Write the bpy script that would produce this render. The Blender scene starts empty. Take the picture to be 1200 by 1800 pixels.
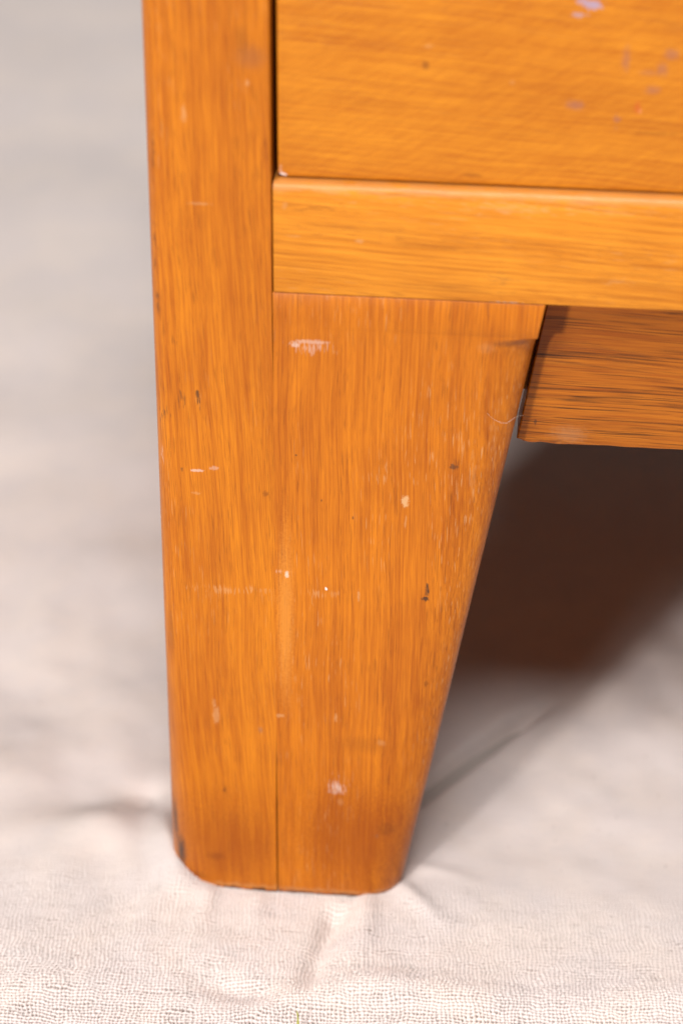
import bpy, bmesh, math, random
import numpy as np
from mathutils import Matrix, Vector
random.seed(7); rng = np.random.default_rng(7)
S = bpy.context.scene

# ------------------------------------------------------------------ camera
CAM_P = np.array([0.1336, -0.7509, 0.6314]); YAW, PITCH, ROLL = [math.radians(a) for a in (5.10, 30.93, 0.44)]
F_PX = 4250.0                                   # 85 mm lens on a 36 mm tall frame, photograph 1200 x 1800
def cam_axes():
    f = np.array([-math.sin(YAW)*math.cos(PITCH), math.cos(YAW)*math.cos(PITCH), -math.sin(PITCH)])
    r = np.array([math.cos(YAW), math.sin(YAW), 0]); u = np.cross(r, f)
    return f, math.cos(ROLL)*r + math.sin(ROLL)*u, -math.sin(ROLL)*r + math.cos(ROLL)*u
FW, RT, UP = cam_axes()
def ray_to(px, py, axis, val):                  # where the sight line through a photo pixel meets a plane of the place
    d = FW + RT*(px-600)/F_PX + UP*(900-py)/F_PX
    return CAM_P + d*((val - CAM_P[axis])/d[axis])
def front(px, py, y=0.0): return ray_to(px, py, 1, y)
def floor(px, py, z=0.0): return ray_to(px, py, 2, z)

cd = bpy.data.cameras.new('camera'); cam = bpy.data.objects.new('camera', cd); S.collection.objects.link(cam)
cd.sensor_fit = 'VERTICAL'; cd.sensor_height = 36; cd.sensor_width = 24; cd.lens = 85
cd.clip_start = 0.02; cd.clip_end = 50
cam.matrix_world = Matrix(((RT[0], UP[0], -FW[0], CAM_P[0]), (RT[1], UP[1], -FW[1], CAM_P[1]), (RT[2], UP[2], -FW[2], CAM_P[2]), (0, 0, 0, 1)))
cd.dof.use_dof = True; cd.dof.focus_distance = 0.884; cd.dof.aperture_fstop = 5.2; cd.dof.aperture_blades = 9
S.camera = cam

# ------------------------------------------------------------------ light
W = bpy.data.worlds.new('World'); S.world = W; W.use_nodes = True
bg = W.node_tree.nodes['Background']; bg.inputs[0].default_value = (1.0, 0.985, 0.975, 1); bg.inputs[1].default_value = 0.055
def area_lamp(name, target, az, el, dist, size, power, col):
    l = bpy.data.lights.new(name, 'AREA'); l.shape = 'DISK'; l.size = size; l.energy = power; l.color = col
    o = bpy.data.objects.new(name, l); S.collection.objects.link(o)
    a, e = math.radians(az), math.radians(el)
    d = Vector((-math.sin(a)*math.cos(e), -math.cos(a)*math.cos(e), math.sin(e)))
    o.location = Vector(target) + d*dist; o.rotation_euler = d.to_track_quat('Z', 'Y').to_euler()
    return o
area_lamp('key_lamp', (0.1, 0, 0.15), 26, 19, 7.0, 0.60, 325, (1.0, 0.955, 0.925))
area_lamp('fill_lamp', (0.1, 0, 0.15), 27, 42, 7.0, 2.4, 268, (1.0, 0.97, 0.95))
area_lamp('overhead_lamp', (0.1, 0, 0.15), -8, 61, 6.5, 1.9, 290, (1.0, 0.975, 0.96))
vs = S.view_settings; vs.view_transform = 'Standard'; vs.look = 'None'; vs.exposure = 0.0; vs.gamma = 1.0; vs.use_curve_mapping = False
S.cycles.max_bounces = 8; S.cycles.diffuse_bounces = 5

# ------------------------------------------------------------------ node helper
class NT:
    def __init__(s, name):
        s.m = bpy.data.materials.new(name); s.m.use_nodes = True; s.t = s.m.node_tree; s.t.nodes.clear()
        s.out = s.t.nodes.new('ShaderNodeOutputMaterial'); s.b = s.t.nodes.new('ShaderNodeBsdfPrincipled')
        s.t.links.new(s.b.outputs[0], s.out.inputs[0])
        s.P = s.t.nodes.new('ShaderNodeTexCoord').outputs['Object']
    def put(s, sock, v):
        if hasattr(v, 'links'): s.t.links.new(v, sock)
        else:
            if sock.type == 'RGBA' and len(v) == 3: v = (*v, 1)
            sock.default_value = v
    def math(s, op, a, b=0.0, c=0.0, clamp=False):
        n = s.t.nodes.new('ShaderNodeMath'); n.operation = op; n.use_clamp = clamp
        for i, v in enumerate((a, b, c)): s.put(n.inputs[i], v)
        return n.outputs[0]
    def vec(s, op, a, b=(0, 0, 0), c=(0, 0, 0)):
        n = s.t.nodes.new('ShaderNodeVectorMath'); n.operation = op
        for i, v in enumerate((a, b, c)): s.put(n.inputs[i], v)
        return n.outputs['Value'] if op == 'LENGTH' else n.outputs['Vector']
    def noise(s, v, scale=1.0, detail=2.0, rough=0.5, dist=0.0, col=False):
        n = s.t.nodes.new('ShaderNodeTexNoise'); s.put(n.inputs['Vector'], v)
        for k, x in (('Scale', scale), ('Detail', detail), ('Roughness', rough), ('Distortion', dist)): n.inputs[k].default_value = x
        return n.outputs[1] if col else n.outputs[0]
    def step(s, x, a, b, lo=0.0, hi=1.0):
        n = s.t.nodes.new('ShaderNodeMapRange'); n.interpolation_type = 'SMOOTHSTEP'
        s.put(n.inputs[0], x)
        for i, v in enumerate((a, b, lo, hi)): n.inputs[i+1].default_value = v
        return n.outputs[0]
    def mix(s, f, a, b, mode='MIX'):
        n = s.t.nodes.new('ShaderNodeMix'); n.data_type = 'RGBA'; n.blend_type = mode
        s.put(n.inputs[0], f); s.put(n.inputs[6], a); s.put(n.inputs[7], b)
        return n.outputs[2]
    def sep(s, v):
        n = s.t.nodes.new('ShaderNodeSeparateXYZ'); s.put(n.inputs[0], v); return n.outputs
    def comb(s, x, y, z):
        n = s.t.nodes.new('ShaderNodeCombineXYZ')
        for i, v in enumerate((x, y, z)): s.put(n.inputs[i], v)
        return n.outputs[0]
    def bump(s, h, strength, dist, normal=None):
        n = s.t.nodes.new('ShaderNodeBump'); n.inputs['Strength'].default_value = strength; n.inputs['Distance'].default_value = dist
        s.put(n.inputs['Height'], h)
        if normal is not None: s.put(n.inputs['Normal'], normal)
        return n.outputs[0]

# marks: (px, py, half width px, half height px, colour, strength, kind)   kind: s spot, d broken along the grain, h haze
PALE = (0.62, 0.36, 0.17); WHITE = (0.72, 0.62, 0.56); NEAR_BLACK = (0.035, 0.02, 0.015); BRUISE = (0.14, 0.035, 0.006); LIGHTW = (0.66, 0.25, 0.035)
VIOLET = (0.33, 0.125, 0.07)

def wood(name, axis, light, dark, pore, shear=0.0, offset=0.0, bands=0.5, pore_amt=0.6, pore_thr=0.60, pore_len=1.0, pore_w=1.0,
         curl=0.0, lines=0.0, fleck=0.0, marks=(), plane=0.0, edge_wear_shade=None, rough=0.36):
    n = NT(name); mm = n.vec('MULTIPLY', n.P, (1000, 1000, 1000)); x, y, z = n.sep(mm)
    if axis == 'z': u, w = x, z
    else: u, w = z, x
    u = n.math('MULTIPLY_ADD', w, shear, u); u = n.math('ADD', u, offset)
    # slow wander of the grain
    wv = n.noise(n.comb(n.math('MULTIPLY', u, .02), n.math('MULTIPLY', y, .02), n.math('MULTIPLY', w, .012)), 1, 1.5)
    u = n.math('MULTIPLY_ADD', wv, 4.5, u)
    def gn(su, sw, det=2.0, r=.55, o=0.0, dist=0.0):
        return n.noise(n.comb(n.math('MULTIPLY_ADD', u, su, o), n.math('MULTIPLY', y, su), n.math('MULTIPLY', w, sw)), 1, det, r, dist)
    broad = n.step(gn(.16, .0045, 2.5), .30, .70)
    fine = n.step(gn(.95, .020, 3, .6, 11), .30, .70)
    fibre = n.step(gn(2.8, .055, 2, .6, 23), .32, .68)
    blot = n.step(n.noise(mm, .017, 3, .6), .32, .68)
    g = n.math('MULTIPLY_ADD', broad, bands*.62, n.math('MULTIPLY', fine, .50*bands/.5))
    g = n.math('MULTIPLY_ADD', fibre, .40*bands/.5, g)
    g = n.math('MULTIPLY_ADD', blot, .26, g)
    if curl:
        rot = n.t.nodes.new('ShaderNodeVectorRotate'); rot.rotation_type = 'Y_AXIS'; rot.inputs['Angle'].default_value = math.radians(31)
        n.put(rot.inputs['Vector'], mm)
        cv = n.step(n.noise(n.vec('MULTIPLY', rot.outputs[0], (.10, .2, .62)), 1, 2.5, .6, .25), .34, .66)
        cv2 = n.step(n.noise(n.vec('MULTIPLY', rot.outputs[0], (.35, .2, 1.6)), 1, 1.5), .34, .66)
        g = n.math('MULTIPLY_ADD', cv, curl, g); g = n.math('MULTIPLY_ADD', cv2, curl*.5, g); g = n.math('SUBTRACT', g, curl*.7)
    g = n.math('SUBTRACT', g, .20, clamp=True)
    col = n.mix(g, dark, light)
    po = gn(1.9/pore_w, .10/pore_len, 1.5, .5, 41); pm = n.step(po, pore_thr, pore_thr+.07)
    po2 = gn(3.0/pore_w, .22/pore_len, 1.0, .5, 67); pm2 = n.step(po2, pore_thr+.02, pore_thr+.09)
    pz = n.math('MAXIMUM', pm, n.math('MULTIPLY', pm2, .7))
    dens = n.step(gn(.09, .004, 2, .5, 91), .36, .6, .35, 1.0)
    pz = n.math('MULTIPLY', pz, dens)
    col = n.mix(n.math('MULTIPLY', pz, pore_amt), col, pore)
    if lines:                                  # long thin dark grain lines
        ln = gn(.42, .0034, 1.5, .5, 211); lm_ = n.step(n.math('ABSOLUTE', n.math('SUBTRACT', ln, .5)), .008, .030, 1, 0)
        ln2 = gn(.60, .0055, 1.0, .5, 251); lm2 = n.step(n.math('ABSOLUTE', n.math('SUBTRACT', ln2, .46)), .008, .034, .8, 0)
        brk = n.step(gn(.5, .035, 2, .6, 281), .36, .56, .15, 1)
        col = n.mix(n.math('MULTIPLY', n.math('MULTIPLY', n.math('MAXIMUM', lm_, lm2), brk), lines), col, pore)
    if fleck:
        fl = n.step(gn(1.9, .11, 1, .5, 131), .63, .71)
        zone = n.step(gn(.04, .012, 2, .5, 151), .45, .62)
        col = n.mix(n.math('MULTIPLY', n.math('MULTIPLY', fl, zone), fleck), col, PALE)
    nf = n.noise(mm, .9, 2, .6); nd = gn(1.3, .22, 1.5, .6, 171)
    for (px, py, hw, hh, c, st, kind) in marks:
        if c in (WHITE, PALE): st *= .48
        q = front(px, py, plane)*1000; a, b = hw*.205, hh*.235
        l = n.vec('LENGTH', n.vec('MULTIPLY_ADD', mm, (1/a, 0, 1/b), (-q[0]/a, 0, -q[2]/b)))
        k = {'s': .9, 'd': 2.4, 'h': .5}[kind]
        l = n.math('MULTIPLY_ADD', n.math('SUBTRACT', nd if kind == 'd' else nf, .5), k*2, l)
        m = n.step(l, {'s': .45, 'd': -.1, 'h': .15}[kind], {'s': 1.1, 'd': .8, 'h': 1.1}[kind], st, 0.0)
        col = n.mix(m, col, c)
    if edge_wear_shade:                              # pale: finish rubbed off an arris; dark: painted contact shade
        for (axis_i, pos, width, c, st) in edge_wear_shade:
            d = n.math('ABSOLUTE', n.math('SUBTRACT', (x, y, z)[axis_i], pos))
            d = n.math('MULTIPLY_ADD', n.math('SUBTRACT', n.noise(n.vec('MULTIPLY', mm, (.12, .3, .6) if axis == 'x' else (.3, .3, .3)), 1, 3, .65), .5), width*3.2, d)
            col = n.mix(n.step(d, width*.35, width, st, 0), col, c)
    n.put(n.b.inputs['Base Color'], col)
    n.put(n.b.inputs['Roughness'], n.math('MULTIPLY_ADD', nf, .16, n.math('MULTIPLY_ADD', pz, .15, rough-.08)))
    n.b.inputs['Specular IOR Level'].default_value = .26
    n.b.inputs['Coat Weight'].default_value = .05; n.b.inputs['Coat Roughness'].default_value = .28
    h = n.math('MULTIPLY_ADD', pz, -1.0, n.math('MULTIPLY', fine, .35))
    nm = n.bump(h, .35, .00012); nm = n.bump(n.noise(mm, .06, 2), .25, .0006, nm)
    n.put(n.b.inputs['Normal'], nm)
    return n.m

leg_marks_post = [
 (347, 692, 4, 7, NEAR_BLACK, .75, 's'), (349, 708, 5, 15, NEAR_BLACK, .8, 'd'), (322, 698, 11, 13, NEAR_BLACK, .5, 'd'), (288, 731, 8, 16, NEAR_BLACK, .8, 'd'), (307, 600, 6, 9, BRUISE, .5, 'd'),
 (346, 827, 13, 3, WHITE, .85, 's'), (376, 823, 10, 4, WHITE, .45, 's'), (345, 867, 10, 3, PALE, .5, 's'), (467, 868, 6, 6, BRUISE, .5, 's'), (320, 825, 3, 4, NEAR_BLACK, .5, 's'),
 (385, 1036, 48, 9, PALE, .6, 'd'), (440, 1035, 11, 8, PALE, .6, 'd'), (468, 1038, 14, 6, PALE, .4, 'd'), (380, 1256, 8, 20, PALE, .7, 's'), (376, 1235, 5, 10, PALE, .45, 's'),
 (380, 1505, 26, 12, BRUISE, .45, 'h'), (390, 1480, 150, 130, (.23, .043, .003), .50, 'h'), (395, 1389, 4, 8, BRUISE, .6, 's'), (316, 1510, 13, 50, NEAR_BLACK, .9, 'h'), (304, 1460, 8, 60, NEAR_BLACK, .8, 'h'), (345, 1540, 26, 10, BRUISE, .5, 'h'), (458, 1283, 6, 8, (.3, .13, .06), .6, 'h'),  # tall dark strips at lower left: worn edge plus painted contact shade
 (440, 100, 34, 24, (.30, .10, .03), .5, 'h'), (435, 145, 4, 6, PALE, .7, 's'), (323, 200, 5, 16, PALE, .65, 's'), (350, 358, 22, 3, PALE, .5, 's'), (425, 70, 14, 30, BRUISE, .3, 'h'),
 (268, 270, 4, 40, BRUISE, .6, 'd'), (272, 440, 4, 50, BRUISE, .6, 'd'), (276, 530, 5, 25, NEAR_BLACK, .5, 'd'), (283, 800, 3, 16, WHITE, .6, 'd'), (300, 1110, 8, 60, BRUISE, .3, 'h')]
leg_marks_bracket = [
 (546, 601, 34, 4, WHITE, .6, 's'), (546, 612, 34, 10, WHITE, .55, 'd'), (518, 606, 10, 5, WHITE, .7, 's'), (585, 618, 10, 4, PALE, .5, 'd'),
 (712, 881, 8, 12, (.62, .38, .18), .75, 's'), (713, 918, 3, 14, PALE, .6, 'd'), (678, 820, 5, 12, PALE, .5, 'd'), (797, 821, 9, 6, NEAR_BLACK, .6, 's'), (804, 814, 4, 9, BRUISE, .6, 'd'),
 (751, 1031, 5, 10, NEAR_BLACK, .85, 'd'), (750, 1040, 4, 16, NEAR_BLACK, .6, 's'), (747, 1053, 8, 5, NEAR_BLACK, .85, 's'), (555, 1043, 16, 9, PALE, .6, 'd'), (586, 1043, 16, 7, PALE, .4, 'd'), (630, 1047, 3, 12, PALE, .7, 's'),
 (573, 1035, 3.2, 3.2, (.8, .76, .72), 1.0, 's'), (504, 1010, 4, 7, (.78, .72, .68), .9, 's'), (492, 1004, 10, 4, WHITE, .5, 'd'), (502, 1085, 19, 215, LIGHTW, .62, 'h'),
 (590, 1262, 4, 9, PALE, .65, 's'), (593, 1382, 21, 17, WHITE, .85, 'd'), (590, 1388, 12, 12, WHITE, .5, 's'), (598, 1410, 7, 9, PALE, .5, 's'), (670, 1306, 10, 7, PALE, .45, 's'), (492, 1258, 9, 5, PALE, .7, 's'),
 (857, 722, 5, 9, BRUISE, .6, 'd'), (830, 840, 8, 60, PALE, .3, 'd'), (866, 780, 10, 70, PALE, .25, 'd'),
 (855, 612, 20, 12, PALE, .25, 'h'), (898, 605, 44, 8, (.16, .05, .015), .6, 'h'), (640, 1310, 70, 22, BRUISE, .22, 'h'), (630, 1480, 170, 150, (.23, .043, .003), .60, 'h'), (680, 1460, 26, 18, BRUISE, .35, 'h'), (565, 880, 2, 3, NEAR_BLACK, .6, 's'), (620, 910, 2, 3, NEAR_BLACK, .6, 's'), (748, 1205, 5, 7, BRUISE, .5, 's'),  # shoulder entries paint in the hollow's shade and a pale sheen
 (660, 1470, 8, 4, (.2, .1, .06), .6, 'd'), (520, 800, 2.5, 2, NEAR_BLACK, .7, 's')]
AMBER_L = (0.59, 0.186, 0.0072); AMBER_D = (0.345, 0.081, 0.0036); PORE = (0.10, 0.020, 0.002)
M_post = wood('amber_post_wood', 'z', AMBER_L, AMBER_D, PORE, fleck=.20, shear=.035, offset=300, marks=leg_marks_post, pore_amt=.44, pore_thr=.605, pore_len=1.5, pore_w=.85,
              edge_wear_shade=[(2, 1.8, 1.8, (.50, .21, .06), .55), (2, -.6, 2.0, (.045, .018, .009), .9)])  # dark entry paints the contact shade along the foot's bottom edge
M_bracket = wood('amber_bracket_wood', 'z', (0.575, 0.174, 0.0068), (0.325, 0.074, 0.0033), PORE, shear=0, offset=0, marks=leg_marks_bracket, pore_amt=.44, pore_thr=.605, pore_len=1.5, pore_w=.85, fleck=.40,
                 edge_wear_shade=[(2, 1.9, 1.6, (.48, .20, .06), .5), (2, -.6, 1.6, (.05, .02, .01), .7)])  # dark entry: shade where foot meets cloth, put into the colour
rail_marks = [(500, 362, 6, 6, PALE, .5, 's'), (522, 416, 14, 3, PALE, .6, 'd'), (632, 424, 8, 4, PALE, .7, 's'), (890, 366, 90, 12, PALE, .6, 'd'), (1060, 372, 120, 9, PALE, .35, 'd'),
              (560, 365, 70, 8, BRUISE, .3, 'd'), (885, 534, 34, 3.5, (.45, .40, .36), .95, 's'), (840, 531, 30, 2, (.45, .40, .36), .6, 'd'), (1085, 495, 30, 7, PALE, .45, 'd'), (880, 492, 30, 10, (.2, .09, .03), .35, 'd')]
M_rail = wood('honey_rail_wood', 'x', (0.72, 0.275, 0.021), (0.49, 0.150, 0.008), (0.24, .06, .006), shear=.05, offset=500, pore_amt=.42, pore_thr=.60, pore_len=.9, marks=rail_marks,
              edge_wear_shade=[(2, 306.6, 2.6, (.54, .24, .08), .5)], fleck=.4, lines=.34)
drawer_marks = [(496, 309, 9, 6, (.75, .66, .62), .95, 's'), (493, 297, 3, 8, WHITE, .5, 'd'), (1042, 9, 18, 7, (.36, .28, .38), .9, 's'), (1022, 2, 10, 5, (.36, .28, .38), .7, 's'), (1018, 26, 14, 4, (.42, .28, .30), .7, 's'),
                (1010, 185, 20, 10, VIOLET, .75, 'h'), (1100, 104, 9, 24, VIOLET, .55, 'h'), (1180, 96, 16, 11, VIOLET, .65, 'h'), (1163, 122, 12, 14, VIOLET, .6, 'h'), (1146, 158, 16, 9, VIOLET, .6, 'h'), (1140, 128, 22, 6, VIOLET, .35, 'h'),
                (1119, 190, 7, 13, (.50, .07, .02), .5, 'h'), (1124, 196, 4, 6, (.70, .25, .12), .5, 'h'), (1083, 208, 7, 18, VIOLET, .6, 'd'), (748, 115, 7, 7, BRUISE, .5, 's'), (752, 82, 10, 4, PALE, .45, 's'), (900, 145, 6, 4, PALE, .35, 's'),
                (1150, 235, 50, 3, BRUISE, .35, 'h'), (830, 308, 20, 4, BRUISE, .35, 'h')]
M_drawer = wood('figured_drawer_veneer', 'x', (0.63, 0.230, 0.013), (0.43, 0.124, 0.006), (0.25, .06, .005), shear=.06, offset=800, bands=.40, pore_amt=.30, pore_thr=.61, pore_len=1.6, curl=.22, lines=.15, marks=drawer_marks, plane=.004)
apron_marks = [(1000, 764, 42, 20, (.42, .20, .09), .40, 'h'), (940, 742, 3, 6, NEAR_BLACK, .6, 's'), (960, 775, 40, 5, BRUISE, .6, 'd')]
M_apron = wood('open_grained_apron_oak', 'x', (0.46, 0.140, 0.009), (0.27, 0.062, 0.004), (0.028, .009, .003), shear=.025, offset=1200, pore_amt=.6, pore_thr=.60, pore_len=3.0, pore_w=.8, lines=.85, marks=apron_marks, plane=.0185)
M_inner = wood('unfinished_inner_wood', 'x', (0.52, 0.20, 0.035), (0.36, 0.12, 0.02), (0.12, .03, .008), offset=1500, pore_amt=.5, rough=.6)
M_side = wood('amber_side_wood', 'z', AMBER_L, AMBER_D, PORE, offset=2000, pore_amt=.5)

# ------------------------------------------------------------------ mesh helpers
def link(name, me, mat, parent=None, smooth=True, ang=28):
    o = bpy.data.objects.new(name, me); S.collection.objects.link(o)
    if mat: me.materials.append(mat)
    if smooth:
        for p in me.polygons: p.use_smooth = True
        me.set_sharp_from_angle(angle=math.radians(ang))
    if parent: o.parent = parent
    return o
def box(name, lo, hi, mat, parent, bev=.0006, seg=2):
    bm = bmesh.new(); bmesh.ops.create_cube(bm, size=1)
    for v in bm.verts: v.co = Vector([lo[i] + (v.co[i]+.5)*(hi[i]-lo[i]) for i in range(3)])
    if bev: bmesh.ops.bevel(bm, geom=bm.edges[:], offset=bev, segments=seg, profile=.5, affect='EDGES')
    me = bpy.data.meshes.new(name); bm.to_mesh(me); bm.free()
    return link(name, me, mat, parent)
def loft(name, rings, mat, parent, ang=28):
    n = len(rings[0]); vs_ = [p for r in rings for p in r]; fs = []
    for i in range(len(rings)-1):
        for j in range(n):
            k = (j+1) % n; fs.append((i*n+j, i*n+k, (i+1)*n+k, (i+1)*n+j))
    fs.append(tuple(range(n))[::-1]); fs.append(tuple((len(rings)-1)*n+j for j in range(n)))
    me = bpy.data.meshes.new(name); me.from_pydata(vs_, [], fs); me.validate()
    bm = bmesh.new(); bm.from_mesh(me); bmesh.ops.recalc_face_normals(bm, faces=bm.faces); bm.to_mesh(me); bm.free()
    return link(name, me, mat, parent, ang=ang)
def section(x0, x1, y0, y1, corners, z, seg=12, inset=0.0):
    """closed outline, corners (front-left, front-right, rear-right, rear-left) each (rx, ry)"""
    x0 += inset; x1 -= inset; y0 += inset; y1 -= inset; pts = []
    C = [(x0, y0, 1, 1, 180, 270), (x1, y0, -1, 1, 270, 360), (x1, y1, -1, -1, 0, 90), (x0, y1, 1, -1, 90, 180)]
    for (cx, cy, sx, sy, a0, a1), (rx, ry) in zip(C, corners):
        for k in range(seg+1):
            a = math.radians(a0 + (a1-a0)*k/seg)
            pts.append((cx + sx*rx + rx*math.cos(a), cy + sy*ry + ry*math.sin(a), z))
    return pts
def lerp(a, b, t): return a + (b-a)*max(0, min(1, t))

# ------------------------------------------------------------------ cabinet
CW, CD, CH = 0.52, 0.38, 0.50
SW = 0.042; RB, RTOP = 0.2668, 0.3075        # stile width, rail bottom, rail top
root = bpy.data.objects.new('wooden_cabinet', None); S.collection.objects.link(root)
root['label'] = 'honey brown wooden cabinet with tapered bracket leg and scuffed drawer front'; root['category'] = 'cabinet'

def joint_gap(z): return .00020*max(0, min(1, (.078-z)/.03)) + .00011*max(0, min(1, (z-.226)/.02))
def joint_bevel(z): return .00001 + .0004*max(0, min(1, (.078-z)/.05)) + .00028*max(0, min(1, (z-.226)/.03))
zs = sorted(set([-.0022, -.0016, -.0009, .0004] + [round(.005+.0125*i, 5) for i in range(40)] + [CH-.002]))
rings = []
for i, z in enumerate(zs):
    r = lerp(.019, .008, z/.13); b = joint_bevel(z)
    if z > RTOP: b = .0009
    ins = {0: .0030, 1: .0014, 2: .0006, 3: .0002}.get(i, 0)
    rings.append(section(-.14*r, SW - joint_gap(z) + ins, 0, .042, [(r, r*.95), (b, b), (.002, .002), (.003, .003)], z, inset=ins))
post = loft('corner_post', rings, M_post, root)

# bracket: glued-on board whose right edge slopes in, square at the shoulder and rounded below
pt = front(958, 541); pb = front(715, 1530)
ztop = RB - .0003
def edge_x(z): return pb[0] + (pt[0]-pb[0])*(z-pb[2])/(pt[2]-pb[2])
zsh = front(948, 596)[2]
zs = [-.0016, -.0010, -.0002, .003] + [.008+.008*i for i in range(int((zsh-.02)/.008))]
zs = [z for z in zs if z < zsh-.012] + [zsh-.011, zsh-.009, zsh-.0075, zsh-.0062, zsh-.005, zsh-.0038, zsh-.0028, zsh-.0019, zsh-.0012, zsh-.0006, zsh-.0002, zsh, zsh+.004, ztop-.0003, ztop]
rings = []
for i, z in enumerate(zs):
    t = (zsh - z)/.0085
    if t <= 0: rx = ry = .0006
    else:
        k = math.sqrt(max(0, 1-(1-min(t, 1))**2)); rx = .0006 + .0195*k; ry = .0006 + .0085*k
    sh = lerp(0, 1, (.06-z)/.06); rx = lerp(rx, .0175, sh) if t > 1 else rx; ry = lerp(ry, .0130, sh) if t > 1 else ry
    ins = {0: .0030, 1: .0015, 2: .0006}.get(i, .00025 if i == len(zs)-1 else 0)
    b = joint_bevel(z)
    rings.append(section(SW + joint_gap(z) - ins, edge_x(z), 0, .030, [(b, b), (rx, ry), (.003, .003), (.001, .001)], z, seg=14, inset=ins))
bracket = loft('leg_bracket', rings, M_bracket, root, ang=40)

# rail under the drawer: long straight piece, top front arris rounded and rubbed
def rail_profile(x):
    pts = []; r = .0029
    w = .0003*math.sin(x*140) + .0002*math.sin(x*331+1)
    r2 = r + w
    for k in range(9):
        a = math.radians(180 - 90*k/8); pts.append((x, r2 + r2*math.cos(a), RTOP - r2 + r2*math.sin(a)))
    pts += [(x, .022, RTOP), (x, .022, RB)]
    for k in range(3):
        a = math.radians(270 - 90*k/2); pts.append((x, .0004 + .0004*math.cos(a), RB + .0004 + .0004*math.sin(a)))
    return pts
xr = [SW+.0003, SW+.0006] + [SW+.004*i for i in range(1, 110) if SW+.004*i < CW-SW-.001] + [CW-SW-.0003]
rr = [rail_profile(x) for x in xr]
rr[0] = [(p[0], p[1]*.97+.0006, p[2] - (.0009 if p[2] > RTOP-.004 else 0)) for p in rr[0]]
loft('bottom_rail', rr, M_rail, root)

# drawer front, inset a little, with eased edges and a knocked lower corner
YD = .004
dl = front(486.5, 250, YD)[0]; dz = front(700, 319.5, YD)[2]
rings = []
for i, (y, ins) in enumerate(((YD, .0011), (YD+.0003, .0004), (YD+.0012, 0), (YD+.018, 0))):
    ring = section(dl+ins, CW-SW-.0018-ins, dz+ins, CH-.03-ins, [(.0022, .0018), (.0015, .0015), (.0015, .0015), (.0015, .0015)], 0, seg=5)
    rings.append([(p[0], y, p[1]) for p in ring])
drawer = loft('drawer_front', rings, M_drawer, root)

# apron: open-grained board set back under the rail, its end cut to the slope of the leg
YA = .0185
al_t, al_b = front(959, 545, YA), front(907, 774, YA); zb = (front(930, 779, YA)[2] + front(1190, 792, YA)[2])/2
def ap_x(z): return al_b[0] + (al_t[0]-al_b[0])*(z-al_b[2])/(al_t[2]-al_b[2])
cols = []
xe = CW-.135
ts = [0, .0005, .0012, .0025, .004, .006] + [.009+.006*i for i in range(60)]
rings = []
for t in ts:
    if al_b[0]+t > xe: break
    wob = .00012*math.sin(t*210+.6) + .00010*math.sin(t*770) + (.0011*math.exp(-(t/.0022)**2))
    ch = .0008 + .0005*math.sin(t*260+2)**2
    zl = zb + wob; prof = []
    zt = RB - .0004
    for (y, z) in ((YA, zl+ch), (YA+ch*.35, zl+ch*.3), (YA+ch, zl), (YA+.017, zl+.0002), (YA+.018, zl+.0012), (YA+.018, zt), (YA+.0002, zt), (YA, zt-.0006), (YA, (zl+zt)/2)):
        f = max(0, 1-t/.03)
        e = .0004 if t == 0 and y < YA+.001 else 0
        prof.append((al_b[0] + t + f*(ap_x(z)-al_b[0]), y+e, z))
    rings.append(prof)
loft('apron', rings, M_apron, root)

# the rest of the carcass (side, back, floor board, top, other legs)
def mirrored(o):
    me = o.data.copy()
    me.transform(Matrix.Translation((CW, 0, 0)) @ Matrix.Scale(-1, 4, (1, 0, 0))); me.flip_normals()
    c = bpy.data.objects.new(o.name, me); S.collection.objects.link(c); c.parent = root; return c
def rearward(o):
    me = o.data.copy()
    me.transform(Matrix.Translation((0, CD, 0)) @ Matrix.Scale(-1, 4, (0, 1, 0))); me.flip_normals()
    c = bpy.data.objects.new(o.name, me); S.collection.objects.link(c); c.parent = root; return c
pr = mirrored(post); br = mirrored(bracket); rearward(post); rearward(pr)
sb = bracket.data.copy()
sb.transform(Matrix(((0, 1, 0, 0), (1, 0, 0, 0), (0, 0, 1, 0), (0, 0, 0, 1)))); sb.flip_normals()
sbo = bpy.data.objects.new('leg_bracket', sb); S.collection.objects.link(sbo); sbo.parent = root; sb.materials.clear(); sb.materials.append(M_side)
rearward(sbo)
box('glue_block', (SW+.001, .0305, .2175), (.150, .050, RB-.0005), M_inner, root)
box('side_panel', (.008, .0425, .150), (.022, CD-.0425, CH-.003), M_side, root)  # unseen side; lower edge dropped to block light beneath the cabinet
box('side_panel', (CW-.022, .0425, .150), (CW-.008, CD-.0425, CH-.003), M_side, root)
box('back_panel', (SW+.001, CD-.014, .225), (CW-SW-.001, CD-.006, CH-.003), M_inner, root)
box('bottom_board', (.0225, .0305, RB+.001), (CW-.0225, CD-.0145, RB+.013), M_inner, root)
box('cabinet_top', (-.004, -.004, CH-.0015), (CW+.004, CD+.004, CH+.018), M_side, root, bev=.003)

# ------------------------------------------------------------------ ground and cloth
gm = NT('studio_floor_paint'); gm.b.inputs['Base Color'].default_value = (.42, .38, .35, 1); gm.b.inputs['Roughness'].default_value = .8
gn_ = gm.noise(gm.P, 6, 4); gm.put(gm.b.inputs['Base Color'], gm.mix(gn_, (.38, .34, .31), (.48, .44, .41)))
me = bpy.data.meshes.new('ground'); me.from_pydata([(-12, -12, -.006), (12, -12, -.006), (12, 12, -.006), (-12, 12, -.006)], [], [(0, 1, 2, 3)])
g = link('ground', me, gm.m, smooth=False); g['kind'] = 'structure'

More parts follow.
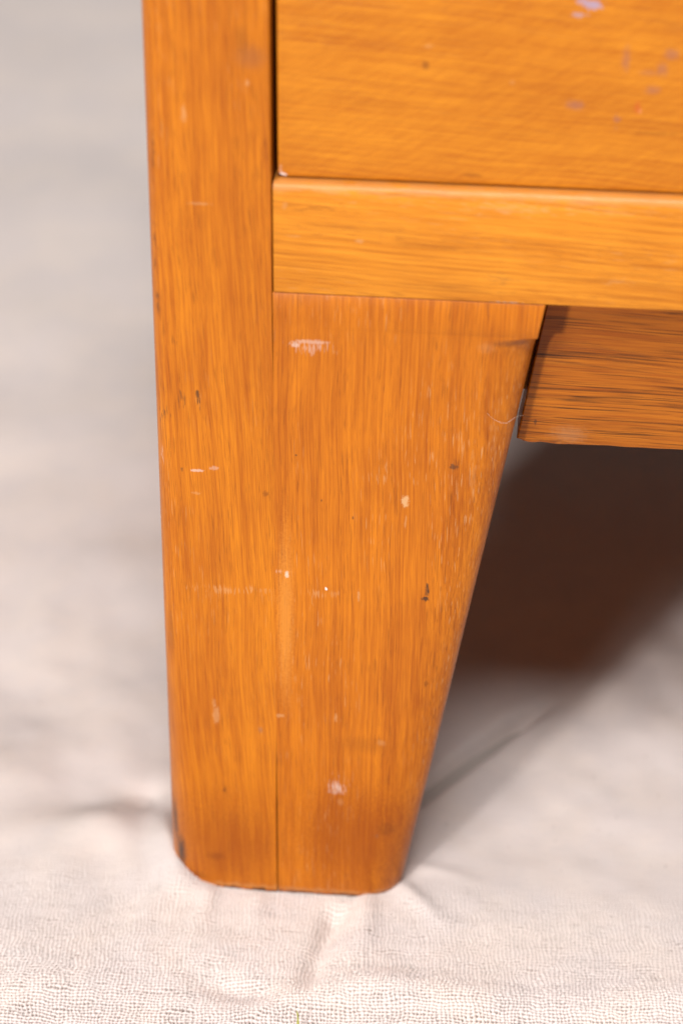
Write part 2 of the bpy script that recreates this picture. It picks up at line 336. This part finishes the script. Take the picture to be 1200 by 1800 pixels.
def axis_lines(fine0, fine1, d, mid=(), lo=-1.2, hi=1.6, grow=1.22):
    a = list(np.arange(fine0, fine1, d)); st = d; x = fine0
    pre = []
    while x > lo: st = min(st*grow, .03); x -= st; pre.append(x)
    x = a[-1]; st = d; post_ = []
    for (end, dd) in mid:
        while x < end: st = min(dd, st*1.03); x += st; post_.append(x)
    while x < hi: st = min(st*1.08, .03); x += st; post_.append(x)
    return np.array(pre[::-1] + a + post_)
XS = axis_lines(-.076, .226, .00024, lo=-1.3, hi=1.7)
YS = axis_lines(-.091, .014, .00024, mid=((.03, .0006), (.12, .0012),), lo=-.75, hi=2.4)
X, Y = np.meshgrid(XS, YS)
def vnoise(x, y, seed):                       # smooth value noise
    r = np.random.default_rng(seed); T = r.random((256, 256))
    xi = np.floor(x).astype(int); yi = np.floor(y).astype(int); fx = x-xi; fy = y-yi
    fx = fx*fx*(3-2*fx); fy = fy*fy*(3-2*fy); g_ = lambda i, j: T[(xi+i) & 255, (yi+j) & 255]
    return (g_(0, 0)*(1-fx)+g_(1, 0)*fx)*(1-fy) + (g_(0, 1)*(1-fx)+g_(1, 1)*fx)*fy - .5
def ridge(pts, h, w):                         # smooth fold along a line of floor points
    out = np.zeros(X.shape); P_, H_ = [], []
    for (a, b, h0, h1) in zip(pts[:-1], pts[1:], h[:-1], h[1:]):
        m = max(2, int(math.dist(a, b)/(.5*w))+1)
        for t in np.arange(m)/m: P_.append((a[0]+(b[0]-a[0])*t, a[1]+(b[1]-a[1])*t, math.dist(a, b)/m)); H_.append(h0+(h1-h0)*t)
    for (x_, y_, d), hh in zip(P_, H_):
        i0, i1 = np.searchsorted(XS, (x_-3*w, x_+3*w)); j0, j1 = np.searchsorted(YS, (y_-3*w, y_+3*w))
        gx = np.exp(-((XS[i0:i1]-x_)/w)**2); gy = np.exp(-((YS[j0:j1]-y_)/w)**2)
        out[j0:j1, i0:i1] += (hh*d/(w*1.772))*gy[:, None]*gx[None, :]
    return out
def fl(px, py): q = floor(px, py); return (q[0], q[1])
Z = .0022*vnoise(X/.055, Y/.055, 1) + .0012*vnoise(X/.024+7, Y/.03, 2) + .0005*vnoise(X/.011, Y/.012+3, 3)
far = np.clip((Y-.05)/.4, 0, 1); Z += far*(.008*vnoise(X/.22, Y/.16, 4) + .003*vnoise(X/.08, Y/.07+9, 5))
mid_ = np.clip((Y-.0)/.06, 0, 1)*np.clip((.5-Y)/.2, 0, 1); Z += mid_*(.0045*vnoise(X/.05+3, Y/.045, 21) + .0022*vnoise(X/.022, Y/.03+5, 22))
# folds round the foot, and one groove added as a shadow line
Z += ridge([fl(360, 1790), fl(430, 1782), fl(540, 1752), fl(640, 1735), fl(760, 1752), fl(900, 1768), fl(1050, 1765), fl(1250, 1750), fl(1450, 1740)], [0, .002, .0034, .0042, .003, .002, .002, .0024, 0], .010)
Z += ridge([fl(-60, 1760), fl(120, 1730), fl(260, 1740)], [0, .0022, 0], .014)
Z += ridge([fl(640, 1560), fl(645, 1600), fl(638, 1650), fl(610, 1720)], [.001, .0030, .0030, 0], .0055)
Z -= ridge([fl(606, 1555), fl(596, 1590), fl(574, 1640), fl(545, 1712), fl(530, 1760)], [.001, .0050, .0050, .0035, 0], .0045)
Z -= ridge([fl(300, 1690), fl(380, 1735), fl(450, 1755), fl(520, 1740)], [0, .0022, .0026, 0], .0065)
Z += ridge([fl(-200, 1500), fl(-80, 1475), fl(60, 1462), fl(160, 1448), fl(210, 1440)], [.001, .0018, .0025, .0035, .004], .014)
Z += ridge([fl(20, 1620), fl(100, 1520), fl(165, 1460), fl(215, 1445)], [0, .003, .007, .006], .013)
Z += ridge([fl(215, 1445), fl(240, 1520), fl(290, 1620)], [.004, .003, 0], .012)
Z -= ridge([fl(272, 1385), fl(246, 1412)], [.004, .010], .008)
Z += ridge([fl(292, 1440), fl(296, 1490), fl(312, 1545), fl(350, 1580)], [.003, .0085, .0075, .001], .0075)
Z += ridge([fl(180, 1260), fl(40, 1330), fl(-60, 1420)], [0, .005, .006], .025)
Z -= ridge([fl(722, 1410), fl(756, 1378), fl(830, 1325), fl(905, 1275), fl(980, 1235)], [.003, .010, .013, .010, 0], .0038)  # groove added to draw the thin shadow streak behind the foot
for (a_, b_, c_, h_) in (((308, 1560), (262, 1602), (215, 1660), .0022), ((372, 1568), (352, 1620), (322, 1672), .0018), ((455, 1572), (450, 1615), (430, 1660), .0014), ((702, 1555), (745, 1600), (800, 1640), .0018), ((722, 1520), (790, 1535), (860, 1560), .0007)):
    Z += ridge([fl(*a_), fl(*b_), fl(*c_)], [h_, h_*.9, 0], .0042)
# flattened under the feet
cz = Z[(X > .01) & (X < .085) & (Y > .002) & (Y < .03)].mean()
for (fx, fy, rx, ry) in ((.0447, .0215, .0470, .0205), (CW-.0447, .0215, .0470, .0205), (.021, CD-.021, .025, .025), (CW-.021, CD-.021, .025, .025)):
    ex, ey = np.maximum(np.abs(X-fx)-rx+.016, 0), np.maximum(np.abs(Y-fy)-ry+.016, 0); d = np.hypot(ex, ey)-.016
    k = np.clip(1-(d+.006)/.004, 0, 1); k = k*k*(3-2*k)
    kk = np.clip(1-(d-.003)/.012, 0, 1)*(1 if fy < .1 else 0); kk = kk*kk*(3-2*kk); Z = Z*(1-kk) + kk*np.maximum(Z, -.0010)   # sheet pressed up against the wood
    Z = Z*(1-k) + k*np.minimum(Z, -.0022)
# woven yarns in relief where they can be told apart
pitch = .00156
ux = X + .0016*vnoise(X/.012, Y/.010, 11) + .0013*vnoise(X/.005, Y/.0045, 12) + .06*Y
uy = Y + .0016*vnoise(X/.010, Y/.012, 13) + .0013*vnoise(X/.0045, Y/.005, 14) - .05*X
ux = ux + .0007*vnoise(X/.0021, Y/.0024, 17); uy = uy + .0007*vnoise(X/.0024, Y/.0021, 18)
iu = np.floor(ux/pitch).astype(int); iv = np.floor(uy/pitch).astype(int)
fu = ux/pitch - iu - .5; fv = uy/pitch - iv - .5
RW = np.random.default_rng(5).random((2, 8192))
tw = .20 + .13*RW[0][iu % 8192] + .16*vnoise(ux/.003, uy/.006, 15); tv = .20 + .13*RW[1][iv % 8192] + .16*vnoise(ux/.006, uy/.003, 16)
HC = np.random.default_rng(9).random((512, 512)); hc = HC[iu & 511, iv & 511]; hd = HC[iv & 511, (iu+77) & 511]
warp = np.sqrt(np.clip(1-(fu/tw)**2, 0, 1))*.62 + (.12+.44*hc)*np.sin(np.pi*(uy/pitch) + np.pi*(iu % 2)) - np.where(np.abs(fu) > tw, 1.2, 0)
weft = np.sqrt(np.clip(1-(fv/tv)**2, 0, 1))*.62 - (.12+.44*hd)*np.sin(np.pi*(ux/pitch) + np.pi*(iv % 2)) - np.where(np.abs(fv) > tv, 1.2, 0)
hw = np.clip(np.maximum(warp, weft), -.9, 1)
fade = np.clip((.016-Y)/.026, 0, 1)*(.5+.5*np.clip((-.028-Y)/.02, 0, 1))*np.clip((Y+.096)/.004, 0, 1)*np.clip((X+.080)/.004, 0, 1)*np.clip((.230-X)/.004, 0, 1)
gapv = np.clip((.0-hw)/.5, 0, 1); gapm = gapv[(Y < -.03) & (Y > -.08) & (np.abs(X-.07) < .12)].mean()
Z2 = Z + hw*.00085*fade
ny, nx = X.shape
verts = np.stack([X, Y, Z2], -1).reshape(-1, 3).astype(np.float32)
ii = np.arange(ny*nx).reshape(ny, nx); quads = np.stack([ii[:-1, :-1], ii[:-1, 1:], ii[1:, 1:], ii[1:, :-1]], -1).reshape(-1, 4)
me = bpy.data.meshes.new('drop_cloth')
me.vertices.add(len(verts)); me.vertices.foreach_set('co', verts.ravel())
me.loops.add(quads.size); me.loops.foreach_set('vertex_index', quads.ravel().astype(np.int32))
me.polygons.add(len(quads)); me.polygons.foreach_set('loop_start', np.arange(0, quads.size, 4, dtype=np.int32)); 
me.update(calc_edges=True)
at = me.attributes.new('gap', 'FLOAT', 'POINT'); at.data.foreach_set('value', (gapv*fade + .9*gapm*(1-fade)).astype(np.float32).ravel())
me.polygons.foreach_set('use_smooth', np.ones(len(quads), dtype=bool))
cm = NT('cream_woven_cotton'); mm = cm.vec('MULTIPLY', cm.P, (1000, 1000, 1000))
patch = cm.step(cm.noise(mm, .022, 3, .6), .36, .66); patch2 = cm.step(cm.noise(cm.vec('ADD', mm, (300, 90, 0)), .045, 3, .6), .42, .70)
c = cm.mix(patch, (.73, .655, .63), (.77, .68, .632)); c = cm.mix(cm.math('MULTIPLY', patch2, .18), c, (.60, .56, .545))
slub = cm.noise(cm.vec('MULTIPLY', mm, (.55, .9, 0)), 1, 3, .65); c = cm.mix(cm.step(slub, .60, .74, 0, .38), c, (.40, .35, .33))
thr = cm.noise(cm.vec('MULTIPLY', mm, (.08, .9, 0)), 1, 2, .6); c = cm.mix(cm.step(thr, .45, .75, 0, .16), c, (.50, .46, .45))
c = cm.mix(cm.step(cm.noise(mm, .30, 1), .72, .78, 0, .35), c, (.34, .29, .27))
ga = cm.t.nodes.new('ShaderNodeAttribute'); ga.attribute_name = 'gap'
c = cm.mix(ga.outputs['Fac'], c, (.23, .18, .15))   # gaps between yarns show the floor beneath
cm.put(cm.b.inputs['Base Color'], c); cm.b.inputs['Roughness'].default_value = .95; cm.b.inputs['Specular IOR Level'].default_value = .12
cm.b.inputs['Sheen Weight'].default_value = .10
cm.put(cm.b.inputs['Normal'], cm.bump(cm.noise(mm, 1.4, 2), .5, .0004))
cloth = link('drop_cloth', me, cm.m, smooth=False)
cloth['label'] = 'rumpled cream loose-woven cotton dust sheet spread under the cabinet'; cloth['category'] = 'cloth'

# ------------------------------------------------------------------ small things
def tube(name, pts, rad, mat, sides=6):
    pts = [Vector(p) for p in pts]; vs_, fs = [], []
    for i, p in enumerate(pts):
        t = (pts[min(i+1, len(pts)-1)] - pts[max(i-1, 0)]).normalized(); a = t.orthogonal().normalized(); b = t.cross(a)
        r = rad[i] if isinstance(rad, list) else rad
        for k in range(sides): vs_.append(p + r*(a*math.cos(2*math.pi*k/sides) + b*math.sin(2*math.pi*k/sides)))
    for i in range(len(pts)-1):
        for k in range(sides): fs.append((i*sides+k, i*sides+(k+1) % sides, (i+1)*sides+(k+1) % sides, (i+1)*sides+k))
    m = bpy.data.meshes.new(name); m.from_pydata(vs_, [], fs); return link(name, m, mat)
lm = NT('pale_lint'); lm.b.inputs['Base Color'].default_value = (.75, .66, .58, 1); lm.b.inputs['Roughness'].default_value = .7
lp = []
for (px, py, y) in ((856, 727, -.0006), (868, 738, -.0002), (880, 743, .0008), (890, 744, .0020), (900, 737, .0035), (910, 731, .0075), (919, 730, .0120)):
    lp.append(front(px, py, y))
o = tube('lint_fibre', lp, .000045, lm.m, 5); o['label'] = 'thin curled pale lint fibre caught on the bracket leg below the apron'; o['category'] = 'lint'
sm = NT('dry_green_stem'); sm.b.inputs['Base Color'].default_value = (.36, .36, .07, 1); sm.b.inputs['Roughness'].default_value = .6
q = floor(523, 1792, .004)
o = tube('plant_stem', [q+np.array((.0006, -.003, -.003)), q+np.array((.0002, -.001, -.0002)), q+np.array((0, .001, .0012)), q+np.array((-.0006, .0024, .0022))], [.0004, .0005, .0004, .0001], sm.m)
o['label'] = 'tiny yellow green stem stuck in the cloth near the bottom edge'; o['category'] = 'stem'
